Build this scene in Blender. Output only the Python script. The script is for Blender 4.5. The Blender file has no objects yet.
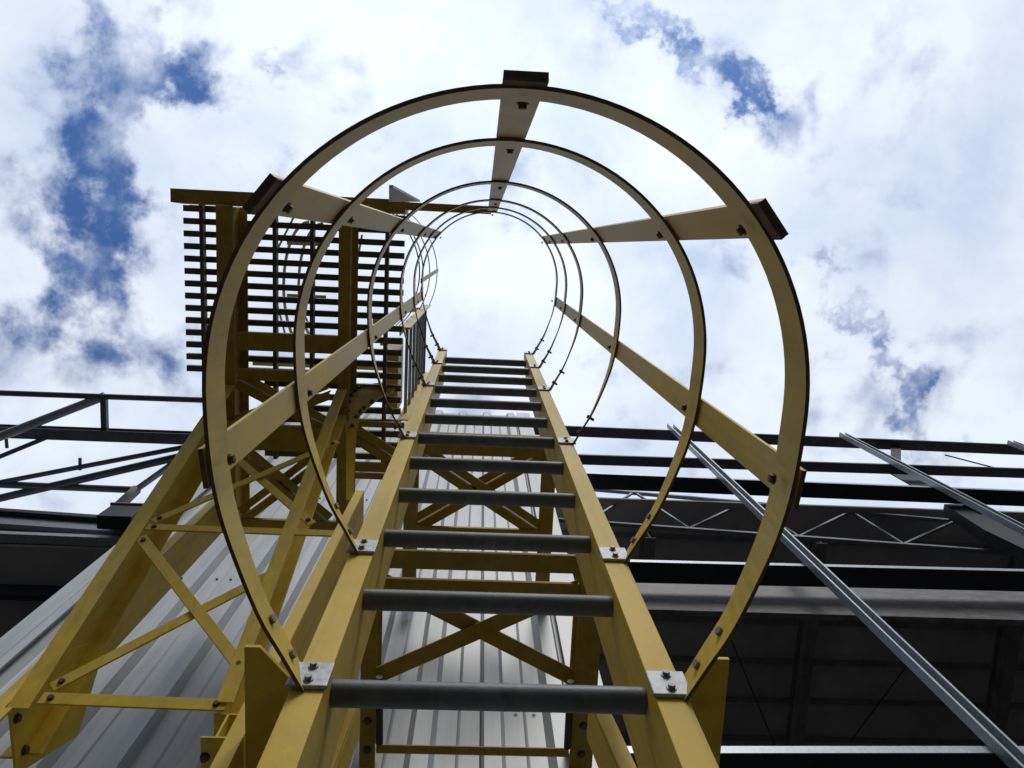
import bpy, math, random
from mathutils import Vector, Matrix
random.seed(7)
R = math.radians
scene = bpy.context.scene
col = scene.collection
CAMZ = 1.6                                   # eye height above the ground

# ------------------------------------------------------------------ camera
F = 800.0
def _axes(vp=(484., 246.), phi=.04):
    z = Vector((vp[0]-512, 384-vp[1], -F)).normalized()
    x = Vector((math.cos(phi), -math.sin(phi), 0))
    x.z = -(x.x*z.x + x.y*z.y)/z.z
    x.normalize()
    return x, z.cross(x), z
AX, AY, AZ = _axes()                         # world axes seen from the camera
M3 = Matrix((AX, AY, AZ))                    # camera -> world
cam_d = bpy.data.cameras.new('camera')
cam = bpy.data.objects.new('camera', cam_d)
cam.matrix_world = Matrix.Translation((0, 0, CAMZ)) @ M3.to_4x4()
cam_d.sensor_width = 36; cam_d.lens = F/1024*36
cam_d.clip_start = .02; cam_d.clip_end = 2000
col.objects.link(cam); scene.camera = cam
def at(px, py, axis, val):
    """point of the place (eye at height 0) on the plane axis = val, surveyed from the photograph"""
    d = M3 @ Vector((px-512, 384-py, -F))
    return d*(val/d[axis])
def atp(px, py, p, n):
    d = M3 @ Vector((px-512, 384-py, -F))
    return d*(p.dot(n)/d.dot(n))

# ------------------------------------------------------------------ sky and sun
SUN_EL, SUN_AZ = R(50), R(170)               # azimuth clockwise from +Y
w = bpy.data.worlds.new('World'); scene.world = w; w.use_nodes = True
nt = w.node_tree; N = nt.nodes; L = nt.links
bg = N['Background']; bg.inputs['Strength'].default_value = .1
sky = N.new('ShaderNodeTexSky'); sky.sky_type = 'NISHITA'; sky.sun_disc = False
sky.sun_elevation = SUN_EL; sky.sun_rotation = SUN_AZ
def math_n(op, a, b=None, c=None, clamp=False):
    n = N.new('ShaderNodeMath'); n.operation = op; n.use_clamp = clamp
    for i, v in enumerate((a, b, c)):
        if v is None: continue
        if isinstance(v, (int, float)): n.inputs[i].default_value = v
        else: L.new(v, n.inputs[i])
    return n.outputs[0]
tc = N.new('ShaderNodeTexCoord'); sep = N.new('ShaderNodeSeparateXYZ')
L.new(tc.outputs['Generated'], sep.inputs[0])
zc = math_n('MAXIMUM', sep.outputs[2], .12)
U = math_n('DIVIDE', sep.outputs[0], zc); Vv = math_n('DIVIDE', sep.outputs[1], zc)
cmb = N.new('ShaderNodeCombineXYZ'); L.new(U, cmb.inputs[0]); L.new(Vv, cmb.inputs[1])
# ragged edges: the openings are looked up at wind-torn coordinates
wn = N.new('ShaderNodeTexNoise'); wn.inputs['Scale'].default_value = 12; wn.inputs['Detail'].default_value = 7; wn.inputs['Roughness'].default_value = .6
L.new(cmb.outputs[0], wn.inputs['Vector']); ws = N.new('ShaderNodeSeparateColor'); L.new(wn.outputs['Color'], ws.inputs[0])
UW = math_n('ADD', U, math_n('MULTIPLY', math_n('SUBTRACT', ws.outputs[0], .5), .27))
VW = math_n('ADD', Vv, math_n('MULTIPLY', math_n('SUBTRACT', ws.outputs[1], .5), .27))
def noise(scale, detail, rough, dist=0, off=0.):
    n = N.new('ShaderNodeTexNoise'); n.inputs['Scale'].default_value = scale
    n.inputs['Detail'].default_value = detail; n.inputs['Roughness'].default_value = rough
    n.inputs['Distortion'].default_value = dist
    a = N.new('ShaderNodeVectorMath'); a.operation = 'ADD'; a.inputs[1].default_value = (off, off*.7, off*1.3)
    L.new(cmb.outputs[0], a.inputs[0]); L.new(a.outputs[0], n.inputs['Vector'])
    return n.outputs['Fac']
def blob(px, py, rx, ry, ang, amp):
    """an opening in the cloud layer: elliptical, radii in units of the layer height"""
    c = at(px, py, 2, 1.)
    ca, sa = math.cos(R(ang)), math.sin(R(ang))
    du = math_n('SUBTRACT', UW, c.x); dv = math_n('SUBTRACT', VW, c.y)
    a = math_n('ADD', math_n('MULTIPLY', du, ca/rx), math_n('MULTIPLY', dv, sa/rx))
    b = math_n('ADD', math_n('MULTIPLY', du, -sa/ry), math_n('MULTIPLY', dv, ca/ry))
    d2 = math_n('ADD', math_n('MULTIPLY', a, a), math_n('MULTIPLY', b, b))
    e = math_n('POWER', 2.718, math_n('MULTIPLY', d2, -1.))
    return math_n('MULTIPLY', e, amp*.74)
openings = [(105, 130, .15, .050, 97, .42), (98, 215, .085, .060, 80, .43), (135, 45, .10, .035, 60, .26),
            (185, 82, .060, .032, -20, .42), (95, 290, .085, .045, -10, .42), (28, 200, .06, .05, 30, .2), (215, 110, .05, .02, 10, .22),
            (150, 358, .10, .045, 20, .38), (268, 176, .045, .03, 10, .32), (285, 60, .04, .012, 80, .22), (380, 135, .03, .015, 30, .18),
            (690, 45, .11, .018, 42, .30), (750, 112, .040, .020, 35, .38), (636, 12, .08, .016, 20, .26), (820, 97, .03, .03, 100, .18),
            (815, 255, .06, .016, 40, .26), (865, 335, .07, .018, 55, .34), (915, 415, .08, .022, 60, .32),
            (740, 260, .025, .02, 90, .16), (540, 215, .025, .02, 90, .14), (590, 390, .05, .02, 30, .16)]
acc = None
for o in openings:
    b = blob(*o); acc = b if acc is None else math_n('ADD', acc, b)
big = noise(3.2, 3, .5, .3, 3.1); fine = noise(8., 9, .54, .2, 7.7)
dens = math_n('ADD', math_n('MULTIPLY', math_n('SUBTRACT', big, .5), .22), math_n('MULTIPLY', math_n('SUBTRACT', fine, .5), 1.3))
dens = math_n('SUBTRACT', math_n('ADD', dens, .30), acc)
mr = N.new('ShaderNodeMapRange'); mr.interpolation_type = 'SMOOTHSTEP'
L.new(dens, mr.inputs['Value']); mr.inputs['From Min'].default_value = -.20; mr.inputs['From Max'].default_value = .27
cover = mr.outputs['Result']
soft = noise(4.0, 7, .58, .2, 11.3)
cr = N.new('ShaderNodeValToRGB'); L.new(soft, cr.inputs[0])
cr.color_ramp.elements[0].position = .30; cr.color_ramp.elements[0].color = (5.5, 6.5, 8.3, 1)
cr.color_ramp.elements[1].position = .60; cr.color_ramp.elements[1].color = (8.1, 8.8, 9.8, 1)
# the cloud is brightest in front of the sun
sp = at(520, 40, 2, 1.)
gu = math_n('SUBTRACT', U, sp.x); gv = math_n('SUBTRACT', Vv, sp.y)
gd = math_n('ADD', math_n('MULTIPLY', gu, gu), math_n('MULTIPLY', gv, gv))
glow = math_n('ADD', math_n('MULTIPLY', math_n('POWER', 2.718, math_n('MULTIPLY', gd, -7.)), .22), .95)
el = N.new('ShaderNodeMapRange'); el.interpolation_type = 'SMOOTHSTEP'; L.new(sep.outputs[2], el.inputs['Value'])   # unseen low sky darkened to hold back side light on the steel
el.inputs['From Min'].default_value = .35; el.inputs['From Max'].default_value = .84; el.inputs['To Min'].default_value = .16; el.inputs['To Max'].default_value = 1
glow = math_n('MULTIPLY', glow, el.outputs[0])
gl = N.new('ShaderNodeVectorMath'); gl.operation = 'SCALE'; L.new(cr.outputs[0], gl.inputs[0]); L.new(glow, gl.inputs['Scale'])
sk = N.new('ShaderNodeMix'); sk.data_type = 'RGBA'; sk.blend_type = 'MULTIPLY'; sk.inputs[0].default_value = 1
L.new(sky.outputs[0], sk.inputs[6]); sk.inputs[7].default_value = (.46, .74, 1.15, 1)
mx = N.new('ShaderNodeMix'); mx.data_type = 'RGBA'
L.new(cover, mx.inputs[0]); L.new(sk.outputs[2], mx.inputs[6]); L.new(gl.outputs[0], mx.inputs[7])
L.new(mx.outputs[2], bg.inputs['Color'])

sl = bpy.data.lights.new('sun', 'SUN'); sl.energy = 1.6; sl.angle = R(24); sl.color = (1, .96, .9)
so = bpy.data.objects.new('sun', sl); col.objects.link(so)
sd = Vector((math.sin(SUN_AZ)*math.cos(SUN_EL), math.cos(SUN_AZ)*math.cos(SUN_EL), math.sin(SUN_EL)))
so.rotation_euler = sd.to_track_quat('Z', 'Y').to_euler()

scene.view_settings.view_transform = 'Standard'; scene.view_settings.look = 'None'
scene.view_settings.exposure = .12; scene.view_settings.gamma = 1
scene.render.filter_size = 2.2

# ------------------------------------------------------------------ materials
def mat(name, c, rough=.5, metal=0., var=.12, scale=8., c2=None, streak=None, bump=0., spec=.5):
    m = bpy.data.materials.new(name); m.use_nodes = True
    t = m.node_tree; b = t.nodes['Principled BSDF']
    b.inputs['Roughness'].default_value = rough; b.inputs['Metallic'].default_value = metal
    b.inputs['Specular IOR Level'].default_value = spec
    tcn = t.nodes.new('ShaderNodeTexCoord'); mp = t.nodes.new('ShaderNodeMapping')
    t.links.new(tcn.outputs['Object'], mp.inputs[0])
    if streak: mp.inputs['Scale'].default_value = streak
    n = t.nodes.new('ShaderNodeTexNoise'); n.inputs['Scale'].default_value = scale
    n.inputs['Detail'].default_value = 8; n.inputs['Roughness'].default_value = .65
    t.links.new(mp.outputs[0], n.inputs['Vector'])
    r = t.nodes.new('ShaderNodeValToRGB')
    r.color_ramp.elements[0].position = .32; r.color_ramp.elements[1].position = .68
    lo = c2 if c2 else tuple(v*(1-var*2) for v in c)
    r.color_ramp.elements[0].color = (*lo, 1); r.color_ramp.elements[1].color = (*[min(1, v*(1+var)) for v in c], 1)
    t.links.new(n.outputs['Fac'], r.inputs[0]); t.links.new(r.outputs[0], b.inputs['Base Color'])
    rr = t.nodes.new('ShaderNodeMapRange'); rr.inputs['To Min'].default_value = max(.05, rough-.1); rr.inputs['To Max'].default_value = min(1, rough+.12)
    t.links.new(n.outputs['Fac'], rr.inputs['Value']); t.links.new(rr.outputs[0], b.inputs['Roughness'])
    if bump:
        bp = t.nodes.new('ShaderNodeBump'); bp.inputs['Strength'].default_value = bump; bp.inputs['Distance'].default_value = .002
        n2 = t.nodes.new('ShaderNodeTexNoise'); n2.inputs['Scale'].default_value = 160; t.links.new(tcn.outputs['Object'], n2.inputs['Vector'])
        t.links.new(n2.outputs['Fac'], bp.inputs['Height']); t.links.new(bp.outputs[0], b.inputs['Normal'])
    return m
YEL = mat('yellow_paint', (.74, .50, .045), .50, var=.07, scale=14, bump=.15, spec=.22)
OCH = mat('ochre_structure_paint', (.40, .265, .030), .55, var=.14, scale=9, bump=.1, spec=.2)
def weather(m, rustc=(.16, .075, .03), thr=.70, scale=45., amt=.8, fade=(.62, .52, .22), pale_grad=False):
    t = m.node_tree; b = t.nodes['Principled BSDF']; src = b.inputs['Base Color'].links[0].from_socket
    tcn = t.nodes.new('ShaderNodeTexCoord')
    n1 = t.nodes.new('ShaderNodeTexNoise'); n1.inputs['Scale'].default_value = 2.3; n1.inputs['Detail'].default_value = 6; t.links.new(tcn.outputs['Object'], n1.inputs['Vector'])
    r1 = t.nodes.new('ShaderNodeMapRange'); r1.inputs['From Min'].default_value = .45; r1.inputs['From Max'].default_value = .75; r1.inputs['To Max'].default_value = .35
    t.links.new(n1.outputs['Fac'], r1.inputs['Value'])
    m1 = t.nodes.new('ShaderNodeMix'); m1.data_type = 'RGBA'; t.links.new(r1.outputs[0], m1.inputs[0]); t.links.new(src, m1.inputs[6]); m1.inputs[7].default_value = (*fade, 1)
    n2 = t.nodes.new('ShaderNodeTexNoise'); n2.inputs['Scale'].default_value = scale; n2.inputs['Detail'].default_value = 5; n2.inputs['Roughness'].default_value = .7
    t.links.new(tcn.outputs['Object'], n2.inputs['Vector'])
    r2 = t.nodes.new('ShaderNodeMapRange'); r2.inputs['From Min'].default_value = thr-.02; r2.inputs['From Max'].default_value = thr+.03; r2.inputs['To Max'].default_value = amt
    t.links.new(n2.outputs['Fac'], r2.inputs['Value'])
    m2 = t.nodes.new('ShaderNodeMix'); m2.data_type = 'RGBA'; t.links.new(r2.outputs[0], m2.inputs[0]); t.links.new(m1.outputs[2], m2.inputs[6]); m2.inputs[7].default_value = (*rustc, 1)
    # grime running down
    mp = t.nodes.new('ShaderNodeMapping'); mp.inputs['Scale'].default_value = (30, 30, 2.5); t.links.new(tcn.outputs['Object'], mp.inputs[0])
    n3 = t.nodes.new('ShaderNodeTexNoise'); n3.inputs['Scale'].default_value = 1; n3.inputs['Detail'].default_value = 4; t.links.new(mp.outputs[0], n3.inputs['Vector'])
    r3 = t.nodes.new('ShaderNodeMapRange'); r3.inputs['From Min'].default_value = .5; r3.inputs['From Max'].default_value = .8; r3.inputs['To Max'].default_value = .40
    t.links.new(n3.outputs['Fac'], r3.inputs['Value'])
    m3 = t.nodes.new('ShaderNodeMix'); m3.data_type = 'RGBA'; t.links.new(r3.outputs[0], m3.inputs[0]); t.links.new(m2.outputs[2], m3.inputs[6]); m3.inputs[7].default_value = (.22, .16, .05, 1)
    if pale_grad:      # colour turns creamier with height and towards -Y, broken up by noise
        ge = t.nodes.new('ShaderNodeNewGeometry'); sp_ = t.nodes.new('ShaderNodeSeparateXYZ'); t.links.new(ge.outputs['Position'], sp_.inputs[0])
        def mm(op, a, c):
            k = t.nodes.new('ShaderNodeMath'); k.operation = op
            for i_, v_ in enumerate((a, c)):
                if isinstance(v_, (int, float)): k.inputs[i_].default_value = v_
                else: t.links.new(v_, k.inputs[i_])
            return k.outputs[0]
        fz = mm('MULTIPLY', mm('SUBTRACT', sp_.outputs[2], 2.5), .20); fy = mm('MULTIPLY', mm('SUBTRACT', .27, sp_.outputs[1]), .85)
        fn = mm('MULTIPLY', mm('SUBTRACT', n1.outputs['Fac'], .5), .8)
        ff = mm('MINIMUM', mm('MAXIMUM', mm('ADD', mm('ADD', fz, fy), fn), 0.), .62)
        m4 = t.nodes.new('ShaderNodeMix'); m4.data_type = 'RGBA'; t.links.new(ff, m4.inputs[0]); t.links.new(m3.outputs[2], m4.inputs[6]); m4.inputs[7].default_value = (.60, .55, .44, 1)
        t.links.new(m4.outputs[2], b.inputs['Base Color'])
    else: t.links.new(m3.outputs[2], b.inputs['Base Color'])
weather(YEL, pale_grad=True)
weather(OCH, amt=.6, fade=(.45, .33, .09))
GAL = mat('galvanised_steel', (.33, .36, .40), .42, .45, var=.14, scale=30)
GALP = mat('galvanised_plate', (.40, .42, .45), .5, .35, var=.2, scale=90)
RUNG = mat('dark_grip_paint', (.115, .13, .155), .5, var=.14, scale=22, bump=.15)
DARK = mat('dark_steel', (.028, .033, .043), .6, 0., spec=.3, var=.25, scale=4)
DECK = mat('roof_underside', (.34, .32, .31), .85, var=.12, scale=1.3)
FASC = mat('weathered_beam', (.17, .155, .15), .6, .1, var=.35, scale=6, c2=(.07, .065, .07), streak=(1, 1, 2.5))
WHT = mat('white_sheet_metal', (.43, .455, .475), .36, 0., scale=2.2, c2=(.30, .32, .335), streak=(6, 6, .35))
BOLT = mat('bolt_steel', (.26, .26, .27), .5, .5, var=.2, scale=50)
RUST = mat('bolt_rusty', (.13, .085, .06), .6, .4, var=.3, scale=80)
GRATE = mat('grating_steel', (.13, .115, .08), .6, .2, var=.2, scale=10)
RUBB = mat('black_hose', (.02, .02, .025), .5, var=.2)
CONC = mat('asphalt_ground', (.028, .027, .025), .9, var=.15, scale=1.5)

EDGE = mat('dark_brown_edge', (.135, .09, .05), .8, var=.3, scale=60)  # dark brown for down-facing hoop and bar edges and bar ends
RAIL = mat('blue_grey_rail_paint', (.085, .10, .125), .5, var=.2, scale=6)
TRUS = mat('grey_truss_paint', (.17, .19, .22), .5, .2, var=.2, scale=10)
RAFT = mat('rafter_paint', (.16, .15, .15), .7, var=.2, scale=3)
def worn_middle(m, c=(.26, .27, .29)):
    t = m.node_tree; b = t.nodes['Principled BSDF']; src = b.inputs['Base Color'].links[0].from_socket
    tcn = t.nodes.new('ShaderNodeTexCoord'); sp_ = t.nodes.new('ShaderNodeSeparateXYZ'); t.links.new(tcn.outputs['Object'], sp_.inputs[0])
    ab = t.nodes.new('ShaderNodeMath'); ab.operation = 'ABSOLUTE'; t.links.new(sp_.outputs[0], ab.inputs[0])
    mr_ = t.nodes.new('ShaderNodeMapRange'); mr_.inputs['From Min'].default_value = .15; mr_.inputs['From Max'].default_value = .03; mr_.inputs['To Min'].default_value = -.12; mr_.inputs['To Max'].default_value = .16; t.links.new(ab.outputs[0], mr_.inputs['Value'])
    n = t.nodes.new('ShaderNodeTexNoise'); n.inputs['Scale'].default_value = 38; n.inputs['Detail'].default_value = 7; t.links.new(tcn.outputs['Object'], n.inputs['Vector'])
    ad = t.nodes.new('ShaderNodeMath'); ad.operation = 'ADD'; t.links.new(n.outputs['Fac'], ad.inputs[0]); t.links.new(mr_.outputs[0], ad.inputs[1])
    th = t.nodes.new('ShaderNodeMapRange'); th.inputs['From Min'].default_value = .60; th.inputs['From Max'].default_value = .72; th.inputs['To Max'].default_value = .25; t.links.new(ad.outputs[0], th.inputs['Value'])
    mx_ = t.nodes.new('ShaderNodeMix'); mx_.data_type = 'RGBA'; t.links.new(th.outputs[0], mx_.inputs[0]); t.links.new(src, mx_.inputs[6]); mx_.inputs[7].default_value = (*c, 1)
    t.links.new(mx_.outputs[2], b.inputs['Base Color'])
worn_middle(RUNG)
# ------------------------------------------------------------------ mesh helpers
class MB:
    def __init__(s): s.v = []; s.f = []
    def add(s, vs, fs):
        o = len(s.v); s.v += [Vector(p) for p in vs]; s.f += [[i+o for i in f] for f in fs]; return s
    def box(s, a, b):
        (x0, y0, z0), (x1, y1, z1) = [min(p, q) for p, q in zip(a, b)], [max(p, q) for p, q in zip(a, b)]
        return s.add([(x, y, z) for x in (x0, x1) for y in (y0, y1) for z in (z0, z1)],
                     [(0, 1, 3, 2), (4, 6, 7, 5), (0, 4, 5, 1), (2, 3, 7, 6), (0, 2, 6, 4), (1, 5, 7, 3)])
    def prism(s, prof, p0, p1, u):
        """closed 2D profile (u, v) swept from p0 to p1; v = axis x u"""
        p0, p1 = Vector(p0), Vector(p1); d = (p1-p0).normalized(); u = Vector(u); u = (u-d*u.dot(d)).normalized(); v = d.cross(u)
        n = len(prof); vs = [p0+u*a+v*b for a, b in prof]+[p1+u*a+v*b for a, b in prof]
        fs = [list(range(n))[::-1], list(range(n, 2*n))]+[(i, (i+1) % n, n+(i+1) % n, n+i) for i in range(n)]
        return s.add(vs, fs)
    def bar(s, p0, p1, wu, wv, u):
        return s.prism([(-wu/2, -wv/2), (wu/2, -wv/2), (wu/2, wv/2), (-wu/2, wv/2)], p0, p1, u)
    def cyl(s, p0, p1, r, n=16):
        p0, p1 = Vector(p0), Vector(p1); d = (p1-p0).normalized()
        u = Vector((0, 0, 1)) if abs(d.z) < .9 else Vector((1, 0, 0))
        return s.prism([(r*math.cos(2*math.pi*i/n), r*math.sin(2*math.pi*i/n)) for i in range(n)], p0, p1, u)
    def tube(s, pts, r, n=10):
        for a, b in zip(pts[:-1], pts[1:]): s.cyl(a, b, r, n)
        return s
    def plate(s, poly, th):
        """poly: 3D points of a flat outline; thickened by the vector th"""
        th = Vector(th); n = len(poly); vs = [Vector(p) for p in poly]; vs += [p+th for p in vs]
        return s.add(vs, [list(range(n)), list(range(n, 2*n))[::-1]]+[(i, n+i, n+(i+1) % n, (i+1) % n) for i in range(n)])
    def band(s, path, z0, z1, t, twist=None):
        """vertical flat bar bent along a horizontal path, thickness t outward (right-hand normal)"""
        n = len(path); out = []
        for i, p in enumerate(path):
            a = path[max(0, i-1)]; b = path[min(n-1, i+1)]
            d = Vector((b[0]-a[0], b[1]-a[1])).normalized(); out.append((p[0]+d.y*t, p[1]-d.x*t))
        vs = []
        for i, (p, q) in enumerate(zip(path, out)):
            k = twist[i]/abs(t) if twist else 0.
            ox, oy = (q[0]-p[0])*k, (q[1]-p[1])*k
            vs += [(p[0], p[1], z0), (p[0]+ox, p[1]+oy, z1), (q[0]+ox, q[1]+oy, z1), (q[0], q[1], z0)]
        fs = [(0, 1, 2, 3), tuple(4*(n-1)+k for k in (3, 2, 1, 0))]
        for i in range(n-1):
            a, b = 4*i, 4*i+4
            for k in range(4): fs.append((a+k, b+k, b+(k+1) % 4, a+(k+1) % 4))
        return s.add(vs, fs)
    def build(s, name, m, parent=None, bevel=0., smooth=False, raw=False):
        me = bpy.data.meshes.new(name)
        off = Vector((0, 0, CAMZ)) if not raw else Vector()
        root = parent
        while root is not None and root.parent is not None: root = root.parent
        base = root.location if root is not None else Vector()
        me.from_pydata([tuple(v+off-base) for v in s.v], [], s.f)
        import bmesh
        bm = bmesh.new(); bm.from_mesh(me); bmesh.ops.recalc_face_normals(bm, faces=bm.faces); bm.to_mesh(me); bm.free()
        me.materials.append(m)
        o = bpy.data.objects.new(name, me); col.objects.link(o)
        if parent is not None: o.parent = parent
        if smooth:
            for p in me.polygons: p.use_smooth = True
            e = o.modifiers.new('n', 'EDGE_SPLIT'); e.split_angle = R(40)
        if bevel:
            bv = o.modifiers.new('b', 'BEVEL'); bv.width = bevel; bv.segments = 2; bv.limit_method = 'ANGLE'
        return o
def thing(name, label, cat, loc=(0, 0, 0), group=None):
    o = bpy.data.objects.new(name, None); col.objects.link(o); o.location = loc
    o['label'] = label; o['category'] = cat; o.empty_display_size = .1
    if group: o['group'] = group
    return o
def bolt(p, n, parent, r=.008, h=.007, m=None, nut=False):
    """hex head standing on the surface at p, along n"""
    p = Vector(p); n = Vector(n).normalized()
    b = MB(); b.cyl(p, p+n*.0015, r*1.35, 14); b.cyl(p+n*.0015, p+n*(h+.0015), r, 6)
    if nut: b.cyl(p+n*h, p+n*(h+.008), r*.55, 8)
    return b.build('bolt', m or BOLT, parent)
X, Y, Z = Vector((1, 0, 0)), Vector((0, 1, 0)), Vector((0, 0, 1))
def chan(w, d, t, tf=None):
    """C profile: web of depth d along v at u=0, flanges of width w towards +u"""
    return [(0, 0), (w, 0), (w, t), (t, t), (t, d-t), (w, d-t), (w, d), (0, d)]
def ibeam(w, h, t):
    a, b = w/2, h/2
    return [(-a, -b), (a, -b), (a, -b+t), (t/2, -b+t), (t/2, b-t), (a, b-t), (a, b), (-a, b), (-a, b-t), (-t/2, b-t), (-t/2, -b+t), (-a, -b+t)]

# ------------------------------------------------------------------ ground
g = MB(); g.add([(-900, -900, 0), (900, -900, 0), (900, 900, 0), (-900, 900, 0)], [(0, 1, 2, 3)])
go = g.build('ground', CONC, raw=True); go['kind'] = 'structure'
G = -CAMZ                                    # ground height seen from the eye

# ------------------------------------------------------------------ white corrugated enclosure
WY = 2.05
wl = thing('corrugated_building', 'white corrugated sheet metal building rising behind the yellow ladder', 'building', (-1, WY, 0))
def corr(x0, x1, y, h0, h1, pitch, dep, phase=0.):
    xs = []
    x = x0
    base = x0+phase
    pts = []
    k = int((x0-base)/pitch)-1
    prof = [(0, 0), (.30, 0), (.345, .25), (.36, 0), (.64, 0), (.655, .25), (.70, 0)]
    n = int((x1-x0)/pitch)+2
    for i in range(-1, n):
        b = base+i*pitch
        for u, dd in [(0, 0), (.22, 0), (.245, -.12), (.27, 0), (.52, 0), (.62, -1), (.86, -1), (.93, 0)]:
            xx = b+u*pitch
            if x0 < xx < x1: pts.append((xx, y+dd*dep))
    pts = [(x0, y)]+pts+[(x1, y)]
    return pts
def sheet(m, pts, h0, h1, th=.004):
    n = len(pts); o = []
    for z in (h0, h1):
        o += [(x, y, z) for x, y in pts]+[(x, y+th, z) for x, y in pts]
    fs = []
    for i in range(n-1):
        fs += [(i, i+1, 2*n+i+1, 2*n+i), (n+i, 3*n+i, 3*n+i+1, n+i+1), (i, n+i, n+i+1, i+1), (2*n+i, 2*n+i+1, 3*n+i+1, 3*n+i)]
    m.add(o, fs)
XL, XR = at(0, 641, 1, 2.0).x, .62
m = MB(); sheet(m, corr(XL, XL+.292*8, WY, 0, 0, .292, .05, .13), G, 9.62); m.build('side_cladding', WHT, wl)
XM = XL+.292*8
m = MB(); sheet(m, corr(XM, XR, WY, 0, 0, .292, .05, .13), 3.42, 9.62); m.build('upper_cladding', WHT, wl)
m = MB(); sheet(m, corr(XM, XR, WY+.014, 0, 0, .292, .05, .13), G, 3.52); m.build('lower_cladding', WHT, wl)
m = MB(); m.box((XL, WY+.06, G), (XR, WY+3.2, 9.55)); m.build('core_wall', WHT, wl)
for x, s in ((XL, -1), (XR, 1)):
    m = MB(); m.box((x-.02, WY-.046, G), (x+.02+.0, WY+3.22, 9.66)); m.build('corner_flashing', WHT, wl)
    m = MB(); m.box((x-s*.14, WY-.046, G), (x-s*.0201, WY-.040, 9.66)); m.build('corner_flashing', WHT, wl)
m = MB(); m.box((XL-.03, WY+.0, 9.60), (XR+.03, WY+3.3, 9.68)); m.build('roof', WHT, wl)

for hh in (2.2, 3.3, 4.6, 6.2, 8.0):                      # screw rows
    for k in range(-1, 12):
        for u in (.12, .40):
            x = XL+.13*0+.13+(k+u)*.292
            if XL+.2 < x < XR-.05: m = MB(); m.cyl((x, WY-.007, hh), (x, WY+.002, hh), .008, 6); m.build('screw', RUST, wl)

# ------------------------------------------------------------------ steel frame building (right, behind)
sb = thing('steel_frame_building', 'unfinished dark steel frame shed with bare horizontal girts and galvanised upright posts', 'building', (5, 3, 0))
def gline(a, b, yy, x_to):
    """a girt along two surveyed points, carried on to x_to"""
    p, q = at(*a, 1, yy), at(*b, 1, yy); d = (q-p)/(q.x-p.x)
    return p+d*(.60-p.x+.0), p+d*(x_to-p.x)
CH = [(0, 0), (.24, 0), (.24, .035), (.228, .035), (.228, .012), (.012, .012), (.012, .065), (.228, .065), (.228, .05), (.24, .05), (.24, .077), (0, .077)]
for a, b, dep, hh, rt in (((565, 425.5), (1024, 444.6), .18, .05, 13), ((577, 454), (1024, 468), .15, .05, 13),
                      ((583, 472), (1024, 490), .22, .06, 13), ((632, 559.5), (1024, 569), .22, .06, 13), ((725, 746), (1024, 746), .30, .07, 13)):
    p, q = gline(a, b, 3.0, rt)
    # Z-shaped girt: underside shade is put into its dark colour, lower lips stay pale
    m = MB(); m.prism([(.007, 0), (dep, 0), (dep, .03), (.007, .03)], p-Z*hh, q-Z*hh, Y); gi = m.build('girt', DARK, sb, bevel=.003)
    m = MB(); m.prism([(0, 0), (.006, 0), (.006, hh), (0, hh)], p-Z*hh, q-Z*hh, Y); m.build('front_lip', GAL if b[1] > 485 else DARK, gi)
# tall posts in front of the girts
for (px, py), nm in (((668, 428), 0), ((840, 437), 1), ((1008, 445), 2)):
    t = at(px, py, 1, 3.0)
    pr = [(0, 0), (.018, 0), (.018, .004), (.004, .004), (.004, .076), (.106, .076), (.106, .004), (.092, .004), (.092, 0), (.11, 0), (.11, .08), (0, .08)]
    m = MB(); vs = [(t.x-.02+a_, 2.915+b_, z_) for z_ in (G, t.z) for a_, b_ in pr]; n = len(pr)
    m.add(vs, [list(range(n)), list(range(n, 2*n))]+[(i, (i+1) % n, n+(i+1) % n, n+i) for i in range(n)])
    po = m.build('post', GAL, sb)
# columns and rafters deeper in
for xx, top in ((11.5, 10.7),):
    m = MB(); m.prism(ibeam(.22, .34, .014), (xx, 3.5, G), (xx, 3.5, top), X); m.build('column', DARK, sb)
m = MB(); m.plate([at(x, y, 1, 3.22) for x, y in ((878, 466), (893, 463), (940, 487), (915, 487))], (0, .02, 0)); m.build('haunch_plate', DARK, sb)
m = MB(); m.plate([at(x, y, 1, 3.24) for x, y in ((944, 504), (968, 503), (1060, 553), (1060, 566), (985, 530))], (0, .16, 0)); m.build('haunch_beam', DARK, sb, bevel=.003)
m = MB(); m.plate([at(x, y, 1, 3.2) for x, y in ((962, 502), (970, 498), (986, 506), (980, 511))], (0, .02, 0)); m.build('cleat', GAL, sb)
m = MB(); m.plate([at(x, y, 1, 3.12) for x, y in ((891, 447), (901, 447), (901, 463), (891, 463))], (0, .05, 0)); m.build('strut', DARK, sb)
# lattice truss along the eave
TY = 3.5
t0, t1 = at(600, 490, 1, TY), at(985, 524, 1, TY); b0, b1 = at(600, 523, 1, TY), at(985, 551, 1, TY)
tr = []
def lerp(p, q, s): return p+(q-p)*s
m = MB(); m.bar(lerp(t0, t1, -.2), lerp(t0, t1, 1.35), .05, .05, Y); tch = m.build('truss_chord', TRUS, sb)
m = MB(); m.bar(lerp(b0, b1, -.2), lerp(b0, b1, 1.35), .05, .05, Y); m.build('truss_chord', TRUS, sb)
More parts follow.
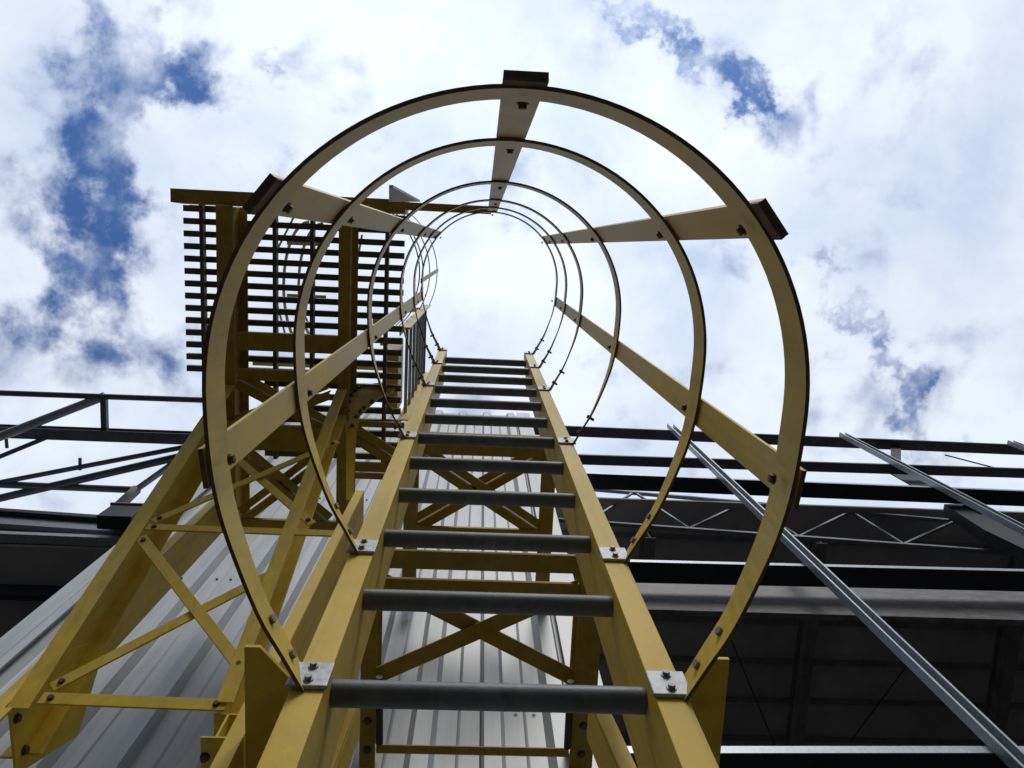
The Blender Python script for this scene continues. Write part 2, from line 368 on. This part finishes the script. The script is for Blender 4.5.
# webs: surveyed nodes top / bottom
tx = [632, 742, 848, 952]; bx = [590, 690, 800, 905, 1010]
def on(p, q, px, yy):
    best = min((abs((lambda c: 512+F*c.x/-c.z)((M3.transposed()) @ lerp(p, q, s/400))-px), s) for s in range(-100, 600))
    return lerp(p, q, best[1]/400)
for i, x in enumerate(tx):
    for k in (0, 1):
        m = MB(); m.bar(on(t0, t1, x+4*k, TY)-Z*.03, on(b0, b1, bx[i+k], TY)+Z*.03, .03, .03, Y); m.build('truss_web', TRUS, sb)
# eave beam and roof deck
p, q = gline((640, 588), (1024, 594), 3.30, 13)
q2 = at(1024, 616, 1, 3.3)
m = MB(); m.box((.66, 3.30, 7.02), (13, 3.36, 7.76)); m.build('eave_beam', FASC, sb, bevel=.006)
m = MB(); m.box((.66, at(815, 505, 2, 10.78).y, 10.75), (13, 16, 10.80)); rd = m.build('roof_deck', DECK, sb)
# deck ribs (purlins seen from below)
for k in range(14):
    y = 3.9+k*.62
    m = MB(); m.box((.66, y, 10.69), (13, y+.06, 10.747)); m.build('purlin', RAFT, rd)
for px in (806, 1008, 640, 1200):
    p = at(px, 640, 2, 10.3)
    m = MB(); m.prism(ibeam(.15, .3, .012), (p.x, 3.75, 10.3), (p.x, 15.9, 10.3), X); m.build('rafter', RAFT, sb)
for a, b in (((731, 640), (775, 745)), ((905, 668), (850, 742))):
    m = MB(); m.cyl(at(*a, 2, 10.0), at(*b, 2, 10.0), .010, 8); m.build('brace_rod', DARK, sb)
for a, b in (((758, 480), (772, 472)), ((945, 455), (1003, 470))):
    m = MB(); m.cyl(at(*a, 1, 3.12), at(*b, 1, 3.12), .012, 6); m.build('brace_rod', DARK, sb)
m = MB(); m.box((.66, 15.6, G), (13, 15.8, 10.7)); m.build('rear_wall', DECK, sb)
m = MB(); m.box((13.02, 3.6, G), (13.2, 15.8, 10.7)); m.build('side_wall', DECK, sb)

# ------------------------------------------------------------------ shed on the left
lb = thing('open_sided_shed', 'dark open shed roof with pale metal gutter edge left of the white building', 'building', (-7, 3.2, 0))
def hl(y0, y1): return at(0, y0, 1, 3.2).z, at(112, y1, 1, 3.2).z
def lbeam(h0, h1, y0, y1, mt, nm):
    # h pairs (left, right) for bottom and top
    xa, xb = -5.3, -3.95
    sa = -13.
    def ex(h): return h[0]+(h[1]-h[0])*(sa-xa)/(xb-xa)*.35, h[1]+(h[1]-h[0])*.55
    m = MB()
    (a0, a1), (b0, b1) = ex(h0), ex(h1)
    xr = -2.6
    m.add([(sa, y0, a0), (xr, y0, a1), (xr, y0, b1), (sa, y0, b0), (sa, y1, a0), (xr, y1, a1), (xr, y1, b1), (sa, y1, b0)],
          [(0, 1, 2, 3), (7, 6, 5, 4), (0, 4, 5, 1), (3, 2, 6, 7), (0, 3, 7, 4), (1, 5, 6, 2)])
    m.build(nm, mt, lb, bevel=.004)
lbeam(hl(509.5, 523), hl(507, 520), 3.14, 3.30, DARK, 'roof_edge')
lbeam(hl(517, 530), hl(509.6, 523.2), 3.20, 3.30, GAL, 'gutter')
lbeam(hl(527, 533), hl(517.1, 530.1), 3.26, 3.36, DARK, 'fascia')
lbeam(hl(530, 536), hl(527.1, 533.1), 3.22, 3.32, GAL, 'edge_trim')
m = MB(); m.box((-13, 3.33, 8.15), (-2.55, 16, 8.21)); rd2 = m.build('roof_deck', DECK, lb)
for k in range(10):
    y = 3.75+k*.75
    m = MB(); m.box((-13, y, 7.9), (-2.55, y+.06, 8.147)); m.build('purlin', DARK, rd2)
m = MB(); m.box((-13, 15.6, G), (-2.55, 15.8, 8)); m.build('rear_wall', DECK, lb)
m = MB(); m.box((-13.2, 3.4, G), (-13.02, 15.8, 8)); m.build('side_wall', DECK, lb)
# box on the roof edge
bx_ = thing('roof_vent_box', 'small dark square metal box on the corner of the shed roof', 'vent box', (-4, 3.1, CAMZ+9))
m = MB(); m.box((-3.96, 2.98, 8.20), (-3.60, 3.13, 8.56)); m.build('housing', DARK, bx_, bevel=.01)
m = MB(); m.box((-3.98, 2.96, 8.563), (-3.58, 3.13, 8.59)); m.build('lid', FASC, bx_, bevel=.005)
# overhead pipe frame with rails, horizontal at h = 10
pf = thing('overhead_rail_frame', 'thin dark steel rails and tubes crossing the sky above the left shed', 'railing', (-6, 2.5, 8+CAMZ))
H = 10.
def tubep(nm, a, b, r, mt, h0=H, h1=H, ext0=0., ext1=0., par=None):
    p, q = at(*a, 2, h0), at(*b, 2, h1); d = q-p
    m = MB(); m.cyl(p-d*ext0, q+d*ext1, r, 12); return m.build(nm, mt, par or pf)
tubep('top_rail', (0, 393), (200, 400), .036, RAIL, ext0=.6, ext1=.12)
p, q = at(0, 431, 2, H), at(192, 438, 2, H); d = q-p
m = MB(); m.prism(ibeam(.14, .16, .012), p-d*.6, q+d*.5, Y); m.build('beam', RAIL, pf)
p, q = at(104, 396, 2, H), at(105, 432, 2, H); m = MB(); m.bar(p, q, .07, .07, X); m.build('cross_strut', RAIL, pf)
tubep('inclined_rail', (-40, 452), (105, 396), .055, GAL, 9.6, 10.05)
tubep('inclined_rail', (-40, 473), (60, 432), .028, RAIL, 9.6, 10)
tubep('stub_post', (6, 436), (7, 448), .02, RAIL)
tubep('stub_post', (80, 458), (80, 470), .02, RAIL)
tubep('inclined_rail', (-40, 490), (190, 446), .032, RAIL)
tubep('inclined_rail', (-60, 512), (200, 452), .05, RAIL, ext1=.1)
tubep('lower_rail', (-60, 482), (137, 490), .045, RAIL)
tubep('inclined_rail', (137, 489), (185, 455), .04, GAL, 10, 10)
p = at(137, 489, 2, H); m = MB(); m.bar(p, Vector((p.x+.02, p.y+.05, 9.3)), .09, .09, X); m.build('stub_post', FASC, pf)

# ------------------------------------------------------------------ the caged ladder
LC = .031; YS = .54
lad = thing('caged_ladder', 'tall yellow vertical ladder with dark rungs inside round safety hoops', 'ladder', (LC, YS, 0))
TOP = 4.19
for s in (-1, 1):
    # angle: front flange .203-.244 from centre, web on the inner edge
    m = MB()
    ix, ox = LC+s*.203, LC+s*.244
    pts = [(ix, YS), (ox, YS), (ox, YS+.006), (ix+s*.006, YS+.006), (ix+s*.006, YS+.072), (ix, YS+.072)]
    vs = [(x, y, z) for z in (G+.0, TOP) for x, y in pts]
    n = 6
    m.add(vs, [list(range(n)), list(range(n, 2*n))]+[(i, (i+1) % n, n+(i+1) % n, n+i) for i in range(n)])
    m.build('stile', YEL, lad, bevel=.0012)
    # backing channel
    m = MB()
    pts = [(ix+s*.002, YS+.078), (ix+s*.002, YS+.146), (ix+s*.06, YS+.146), (ix+s*.06, YS+.139), (ix+s*.009, YS+.139), (ix+s*.009, YS+.085), (ix+s*.045, YS+.085), (ix+s*.045, YS+.078)]
    n = 8; vs = [(x, y, z) for z in (G, 4.0) for x, y in pts]
    m.add(vs, [list(range(n)), list(range(n, 2*n))]+[(i, (i+1) % n, n+(i+1) % n, n+i) for i in range(n)])
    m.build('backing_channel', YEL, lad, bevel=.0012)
for k in range(-8, 12):
    h = .953+.277*k
    m = MB(); m.cyl((LC-.2028, YS+.035, h), (LC+.2028, YS+.035, h), .0172, 24); m.build('rung', RUNG, lad, smooth=True)
HP = [.928, 1.362, 2.212, 3.06, 3.65, 4.12]
CX, CY, RH = .0365, .174, .3415
def side_curve(n=16):
    K = [Vector((p[0]-.0045, p[1])) for p in ((.345, .10), (.346, CY), (.3435, .235), (.3365, .292), (.322, .350), (.289, .440), (.260, .494), (.236, .538), (.212, .582))]
    o = []
    for i in range(1, len(K)-2):                       # Catmull-Rom through the surveyed bends
        a, b, c, d = K[i-1:i+3]
        for j in range(4):
            t = j/4; o.append(.5*((2*b)+(c-a)*t+(2*a-5*b+4*c-d)*t*t+(3*b-a-3*c+d)*t**3))
    o.append(K[-2])
    return [Vector((CX+p.x, p.y)) for p in o]
SIDE = side_curve()
def hoop_path():
    r_ = [(p.x, p.y) for p in SIDE]
    l_ = [(2*CX-x, y) for x, y in r_]
    arc = [(CX+RH*math.cos(-math.pi*i/60), CY+RH*math.sin(-math.pi*i/60)) for i in range(1, 60)]
    return r_[::-1]+arc+l_, 0
path, ta = hoop_path()
BAR_A = [0, 51.5, -51.5]
BARS = [(Vector((CX+RH*math.sin(R(a)), CY-RH*math.cos(R(a)), 0)), Vector((math.sin(R(a)), -math.cos(R(a)), 0))) for a in BAR_A]
k_ = min(range(len(SIDE)), key=lambda i: abs(SIDE[i].y-.258)); tg = (SIDE[k_+1]-SIDE[k_-1]).normalized()
for s in (1, -1): BARS.append((Vector((CX+s*(SIDE[k_].x-CX), SIDE[k_].y, 0)), Vector((s*tg.y, -tg.x, 0))))
for i, h in enumerate(HP):
    tw = []
    for x_, y_ in path:
        f_ = max(0., min(1., (y_-CY-.05)/(YS-CY-.05))); tw.append(.017*f_)
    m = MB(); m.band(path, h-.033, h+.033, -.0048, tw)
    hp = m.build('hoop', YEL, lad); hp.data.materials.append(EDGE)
    for p_ in hp.data.polygons:
        if p_.normal.z < -.5: p_.material_index = 1
    # normal pointing inwards at bar angle
    for c, d in BARS:
        bolt(c+Z*h-d*.009, -d, hp, .0053, .005, RUST)
    for s in (1, -1):
        e = Vector((CX+s*.236, .538, h)); u = Vector((s*.48, -.877, 0)); nrm = Vector((-s*.86, -.51, 0))
        for dd in (.034, .086):
            bolt(e+u*dd-nrm*.005, nrm, hp, .0058, .006, BOLT if i < 2 else RUST)
            if i > 1:
                c = e+u*dd-nrm*.004; mm = MB(); mm.cyl(c, c-nrm*.016, .004, 8); mm.build('bolt_end', RUST, hp)
    for s in (1, -1):
        x0 = LC+s*.200; x1 = LC+s*.250
        m = MB(); m.box((x0, YS-.0065, h-.028), (x1, YS-.0005, h+.028)); pl = m.build('mounting_plate', GALP, lad, bevel=.0015)
        bolt((LC+s*.225, YS-.0065, h-.015), -Y, pl, .0048, .0045)
        bolt((LC+s*.225, YS-.0065, h+.016), -Y, pl, .0048, .0045)
for j, (c, d) in enumerate(BARS):
    tn = Vector((-d.y, d.x, 0)); c = c+d*.0095
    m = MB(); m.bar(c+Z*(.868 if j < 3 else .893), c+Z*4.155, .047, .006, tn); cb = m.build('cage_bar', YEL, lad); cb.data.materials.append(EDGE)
    for p_ in cb.data.polygons:
        if p_.normal.z < -.5: p_.material_index = 1
    if j < 3: m = MB(); m.bar(c-d*.0052+Z*.867, c-d*.0052+Z*.8935, .0475, .004, tn); m.build('end_clip', EDGE, lad)


# horizontal gusset brackets at the lowest hoop
for s in (-1, 1):
    pts = [(.322, .556), (.343, .556)] and [(s*.337+LC, .556), (s*.316+LC, .556), (s*.2475+LC, .632), (s*.2475+LC, .95), (s*.337+LC, .95)]
    m = MB(); m.plate([(x, y, 1.03) for x, y in pts], (0, 0, .008)); m.build('gusset_bracket', YEL, lad, bevel=.001)
    m = MB(); m.box((LC+s*.246, .60, .995), (LC+s*.252, .66, 1.028)); m.build('gusset_bracket', YEL, lad, bevel=.001)
# rear leg posts standing beside the ladder
m = MB(); m.prism([(0, 0), (.036, 0), (.036, -.005), (.005, -.005), (.005, -.10), (0, -.10)][::-1], (-.326, .69, G), (-.326, .69, 2.17), X)
m = MB(); m.box((-.332, .69, G), (-.308, .695, 2.17)); m.box((-.314, .6955, G), (-.308, .80, 2.17)); m.build('rear_post', YEL, lad, bevel=.001)

# ------------------------------------------------------------------ stand-off frames between ladder and wall
def diag_pair(b, p, q, w, gap, z):
    d = (q-p).normalized(); nn = Vector((-d.y, d.x, 0))
    for s in (-1, 1):
        b.bar(p+nn*s*(w+gap)/2+Z*z, q+nn*s*(w+gap)/2+Z*z, w, .006, nn)
        b.bar(p+nn*s*(gap/2+.003)+Z*(z+.028), q+nn*s*(gap/2+.003)+Z*(z+.028), .006, .05, nn)
uf = thing('upper_standoff_frame', 'yellow horizontal frame with crossed double angles tying ladder top to wall', 'bracket frame', (LC, 1.3, 4.2+CAMZ))
H4 = 4.2
xl, xr = -.345, .405
for x in (xl, xr):
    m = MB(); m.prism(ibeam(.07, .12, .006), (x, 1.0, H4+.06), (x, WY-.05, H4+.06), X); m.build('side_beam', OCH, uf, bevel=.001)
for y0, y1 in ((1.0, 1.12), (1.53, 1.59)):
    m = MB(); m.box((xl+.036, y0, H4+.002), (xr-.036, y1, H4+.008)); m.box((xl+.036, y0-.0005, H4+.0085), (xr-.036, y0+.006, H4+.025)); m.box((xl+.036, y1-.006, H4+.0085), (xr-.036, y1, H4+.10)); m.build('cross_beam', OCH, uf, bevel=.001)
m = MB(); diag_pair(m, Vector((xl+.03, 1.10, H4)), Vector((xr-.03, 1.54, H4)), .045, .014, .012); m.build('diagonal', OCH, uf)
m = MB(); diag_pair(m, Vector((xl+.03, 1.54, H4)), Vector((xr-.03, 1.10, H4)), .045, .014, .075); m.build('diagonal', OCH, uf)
lf = thing('lower_standoff_frame', 'yellow horizontal frame with single crossed flat bars behind the lowest rungs', 'bracket frame', (LC, 1.4, 2.8+CAMZ))
H2 = 2.8
for x, w_ in ((-.37, .06), (.455, .09)):
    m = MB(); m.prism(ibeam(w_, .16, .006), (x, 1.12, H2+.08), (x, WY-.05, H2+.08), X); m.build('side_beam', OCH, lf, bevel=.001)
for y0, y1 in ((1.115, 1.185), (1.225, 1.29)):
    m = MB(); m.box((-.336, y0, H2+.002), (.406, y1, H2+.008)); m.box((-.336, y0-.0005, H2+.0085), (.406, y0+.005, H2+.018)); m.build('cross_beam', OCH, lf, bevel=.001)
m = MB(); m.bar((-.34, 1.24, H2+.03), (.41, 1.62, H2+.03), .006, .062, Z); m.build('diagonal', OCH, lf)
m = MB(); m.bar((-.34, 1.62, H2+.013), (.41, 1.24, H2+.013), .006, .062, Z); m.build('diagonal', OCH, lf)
m = MB(); m.box((-.336, 1.90, H2), (.406, 1.935, H2+.006)); m.build('cross_bar', OCH, lf)
for x in (-.325, .392):
    m = MB(); m.cyl((x, 1.60, H2-.03), (x+.004, 1.88, H2-.02), .014, 10); m.build('hose', RUBB, lf, smooth=True)
for x in (-.37, .455):
    for y in (1.66, 1.8, 1.92):
        bolt((x, y, H2), -Z, lf, .012, .010, RUST)
# knee braces that spread below the lower frame
for s, nm in ((-1, 0), (1, 1)):
    p = at(597, 700, 1, .80) if s > 0 else at(352, 698, 1, .80)
    q = at(642, 800, 1, .80) if s > 0 else at(312, 800, 1, .80)
    d = (q-p).normalized(); sd_ = Y.cross(d)
    m = MB(); m.bar(p, q, .028, .006, sd_); m.bar(p+Y*.04-X*s*.012, q+Y*.04-X*s*.012, .006, .07, sd_); m.build('knee_brace', YEL, lf, bevel=.001)

# ------------------------------------------------------------------ platform
pt = thing('access_platform', 'high yellow platform with open slatted floor seen from below', 'platform', (-1, .5, 4.2+CAMZ))
for (x, w_, hh) in ((-1.325, .085, .26), (-.715, .062, .26)):
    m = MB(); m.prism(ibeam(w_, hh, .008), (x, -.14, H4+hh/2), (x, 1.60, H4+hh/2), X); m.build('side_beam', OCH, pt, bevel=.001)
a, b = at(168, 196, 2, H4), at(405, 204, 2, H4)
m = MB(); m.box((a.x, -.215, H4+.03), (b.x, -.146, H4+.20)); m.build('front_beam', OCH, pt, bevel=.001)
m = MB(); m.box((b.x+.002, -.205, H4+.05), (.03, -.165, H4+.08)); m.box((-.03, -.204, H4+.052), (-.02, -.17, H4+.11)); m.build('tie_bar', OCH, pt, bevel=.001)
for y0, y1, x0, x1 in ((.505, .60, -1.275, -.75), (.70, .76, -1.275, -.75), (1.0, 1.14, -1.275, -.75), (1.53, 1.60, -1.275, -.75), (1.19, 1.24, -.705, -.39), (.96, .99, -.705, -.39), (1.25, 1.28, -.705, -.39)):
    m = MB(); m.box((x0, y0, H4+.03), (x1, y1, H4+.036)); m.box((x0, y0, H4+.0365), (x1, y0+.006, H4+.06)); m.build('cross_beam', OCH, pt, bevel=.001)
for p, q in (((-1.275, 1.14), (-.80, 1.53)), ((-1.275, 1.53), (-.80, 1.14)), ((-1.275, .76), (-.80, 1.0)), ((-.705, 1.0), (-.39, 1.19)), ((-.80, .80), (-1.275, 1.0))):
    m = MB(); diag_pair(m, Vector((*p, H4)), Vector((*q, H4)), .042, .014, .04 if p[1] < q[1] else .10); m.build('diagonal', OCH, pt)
HG = 4.47
gx0, gx1 = at(185, 300, 2, HG).x, at(403, 300, 2, HG).x
m = MB()
y0 = at(205, 209, 2, HG).y; pitch = (at(205, 369, 2, HG).y-y0)/13.
for k in range(21):
    y = y0+k*pitch
    m.box((gx0 if k < 14 else -1.20, y-.0165, HG), (gx1, y+.0165, HG+.03))
m.build('slatted_floor', GRATE, pt)
for px in (203, 275, 312, 386):
    x = at(px, 300, 2, HG-.04).x
    m = MB(); m.box((x-.010, y0-.05, HG-.05), (x+.010, y0+pitch*20+.02, HG-.002)); m.build('floor_joist', GRATE, pt)
for px in (207, 214):
    p = at(px, 186, 2, HG); m = MB(); m.cyl((p.x, -.20, H4+.2), (p.x, -.20, H4+.34), .008, 8); m.build('stud', RUST, pt)
m = MB(); m.plate([at(x, y, 1, -.14) for x, y in ((389, 185), (393, 185), (420, 200), (389, 200))], (0, .006, 0)); m.build('lug_plate', GALP, pt)
m = MB(); m.plate([at(x, y, 1, -.222) for x, y in ((401, 199), (406, 199), (406, 211), (401, 211))], (0, .005, 0)); m.build('lug_plate', GALP, pt)
# toe boards and guard rail above the floor
m = MB(); m.box((gx0+.02, y0-.02, HG+.04), (gx1-.05, y0-.012, HG+.14)); m.build('toe_board', YEL, pt)
for yy, xa, xb, hh in ((.0, -1.25, -.98, 5.2), (.36, -1.25, -1.0, 5.2), (.80, -1.5, -.6, 5.3), (.62, -.65, -.50, 5.2), (.98, -.64, -.5, 5.2), (.45, -.66, -.56, 4.9)):
    m = MB(); m.box((xa, yy, hh), (xb, yy+.05, hh+.006)); m.build('guard_rail', YEL, pt, bevel=.001)
for xc, yc, r_, hh in ((-1.23, .32, .30, 5.3), (-1.20, .32, .30, 5.6)):
    pts = [(xc-.05-r_*math.sin(t)*.55+.15, yc-r_*1.4*math.cos(t), hh) for t in [i*math.pi/16 for i in range(17)]]
    m = MB(); m.tube([Vector(p) for p in pts], .010, 8); m.build('curved_rail', YEL, pt)
for pa, pb in (((305, 195), (277, 250)), ((276, 300), (290, 352)), ((362, 235), (352, 290)), ((298, 300), (318, 345))):
    m = MB(); m.cyl(at(*pa, 2, 5.3), at(*pb, 2, 5.1), .007, 8); m.build('guard_rail', YEL, pt)
# curved, bolted gusset on the inner side beam
GP, GN = at(357, 425, 2, 4.16), Vector((0, -.90, -.44)).normalized()
outl = [(345, 428), (345, 412), (348, 399), (356, 390), (368, 384), (385, 382), (398, 385), (392, 392), (380, 397), (369, 406), (360, 415), (357, 428)]
m = MB(); m.plate([atp(x, y, GP, GN) for x, y in outl], -GN*.010); gs = m.build('knee_gusset', YEL, pt)
for x, y in ((349, 402), (351, 396), (355, 391), (359, 388), (364, 386), (372, 402), (364, 408), (360, 412), (356, 417), (348, 411), (352, 426)):
    bolt(atp(x, y, GP, GN)+GN*.0005, GN, gs, .009, .010, RUST)
m = MB(); m.plate([atp(x, y, GP, GN) for x, y in ((346, 428.7), (356.5, 428.7), (353, 500), (346, 500))], -GN*.010); m.build('knee_post', YEL, pt)
# control box like solid column behind the gusset
m = MB(); m.box((-.56, .62, 4.62), (-.47, .98, 4.9)); m.build('base_plate', YEL, pt)

# ------------------------------------------------------------------ leaning strut frame carrying the platform
sf = thing('leaning_strut_frame', 'pair of sloping yellow channel struts with flat cross bracing under the platform', 'support frame', (-1, 1.4, 2+CAMZ))
D = Vector((0, -.306, 1)).normalized(); NS = D.cross(X).normalized()      # plane normal
if NS.y > 0: NS = -NS                                                     # facing the viewer (-Y)
def strut(xl_, w_, dep, t, p_bot, p_top):
    # front flange in the plane, web on the left edge, rear flange
    prof = [(0, 0), (w_, 0), (w_, t), (t, t), (t, dep-t), (w_, dep-t), (w_, dep), (0, dep)]
    m = MB(); v = -NS
    vs = []
    for P in (p_bot, p_top): vs += [P+X*a+v*b for a, b in prof]
    n = len(prof); m.add(vs, [list(range(n)), list(range(n, 2*n))]+[(i, (i+1) % n, n+(i+1) % n, n+i) for i in range(n)])
    return m.build('strut', YEL, sf, bevel=.0015)
XA = -1.335
a_bot = at(6, 708, 0, XA); a_top = a_bot+D*((4.18-a_bot.z)/D.z)
strut(XA, .062, .20, .007, a_bot, a_top)
XB = -.745
b_bot = at(216, 720, 0, XB); b_bot.y = a_bot.y+(b_bot.z-a_bot.z)*(-.306); b_bot.z = b_bot.z
b_top = b_bot+D*((4.18-b_bot.z)/D.z)
strut(XB, .052, .15, .007, b_bot, b_top)
P0 = a_bot
def flat(a, b, w_, off, holes=True, nm='brace'):
    p, q = atp(*a, P0, NS), atp(*b, P0, NS); d = (q-p).normalized(); u = NS.cross(d)
    m = MB(); m.bar(p+NS*off, q+NS*off, w_, .007, u); o = m.build(nm, YEL, sf, bevel=.001)
    if holes:
        for c in (p+d*.03, q-d*.03): bolt(c+NS*(off+.004), NS, o, .008, .006, RUST)
    return o
for args in (((40, 696), (226, 703), .042, -.010), ((146, 525), (345, 532), .036, -.010), ((140, 535), (243, 668), .042, -.010), ((50, 683), (276, 567), .040, -.020),
             ((152, 520), (338, 440), .034, -.010), ((226, 446), (312, 520), .036, -.020)):
    flat(*args)
# column behind the outer strut, its foot plate and the wall brackets
kx = -1.353
m = MB(); m.box((kx-.045, 1.40, 2.16), (kx, 1.408, 4.19)); m.box((kx-.008, 1.4085, 2.24), (kx, 1.585, 4.19)); m.box((kx-.045, 1.585, 2.24), (kx, 1.593, 4.19)); m.build('column', YEL, sf, bevel=.001)
m = MB(); m.plate([at(x, y, 0, XA+.004) for x, y in ((7, 709), (14, 775), (76, 735), (105, 640), (60, 650))], (.008, 0, 0)); wb = m.build('wall_bracket', YEL, sf, bevel=.001)
p1, p2 = at(12, 716, 0, XA+.012), at(20, 748, 0, XA+.012)
bolt(p1+Vector((0, .02, .02)), X, wb, .012, .01, RUST); bolt(p2+Vector((0, .02, .02)), X, wb, .012, .01, RUST)
m = MB(); m.box((XA-.05, a_bot.y-.004, 1.95), (XA+.02, a_bot.y+.004, a_bot.z-.003)); m.build('end_plate', YEL, sf)
m = MB(); m.prism(ibeam(.085, .12, .007), (-.70, 1.40, 2.14), (-.70, WY-.05, 2.14), X); kb = m.build('wall_bracket', YEL, sf, bevel=.001)
for dx in (-.03, .03):
    for yy in (1.46, 1.60): bolt((-.70+dx, yy, 2.08), -Z, kb, .011, .012, RUST)

# ------------------------------------------------------------------ second ladder standing on the platform
l2 = thing('upper_caged_ladder', 'narrow yellow ladder with thin round hoops standing on the slatted platform', 'ladder', (-.45, .7, 4.5+CAMZ))
for yy in (.47, 1.0):
    m = MB(); m.box((-.455, yy, 4.5), (-.395, yy+.008, 6.25)); m.box((-.455, yy+.0085, 4.5), (-.449, yy+.05, 6.25)); m.build('stile', YEL, l2, bevel=.001)
for k in range(7):
    h = 4.7+k*.25
    m = MB(); m.cyl((-.43, .48, h), (-.43, 1.0, h), .010, 10); m.build('rung', GAL if k < 6 else RUNG, l2)
for h, px in ((4.95, 420), (5.25, 423.5), (5.8, 430), (6.5, 437.4)):
    e = at(px, 274, 2, h); r_ = .50*h/5.5; n = 24
    pts = [(e.x-r_+r_*math.cos(a), e.y+r_*math.sin(a)) for a in [R(52)-R(104)*i/n for i in range(n+1)]]
    m = MB(); m.band(pts, h-.02, h+.02, .005); m.build('hoop', DARK, l2)
for a, b in (((421, 281), (438, 270)), ((402, 311), (424, 309))):
    m = MB(); m.bar(at(*a, 2, 4.95), at(*b, 2, 6.5), .03, .005, Y); m.build('cage_bar', YEL, l2)
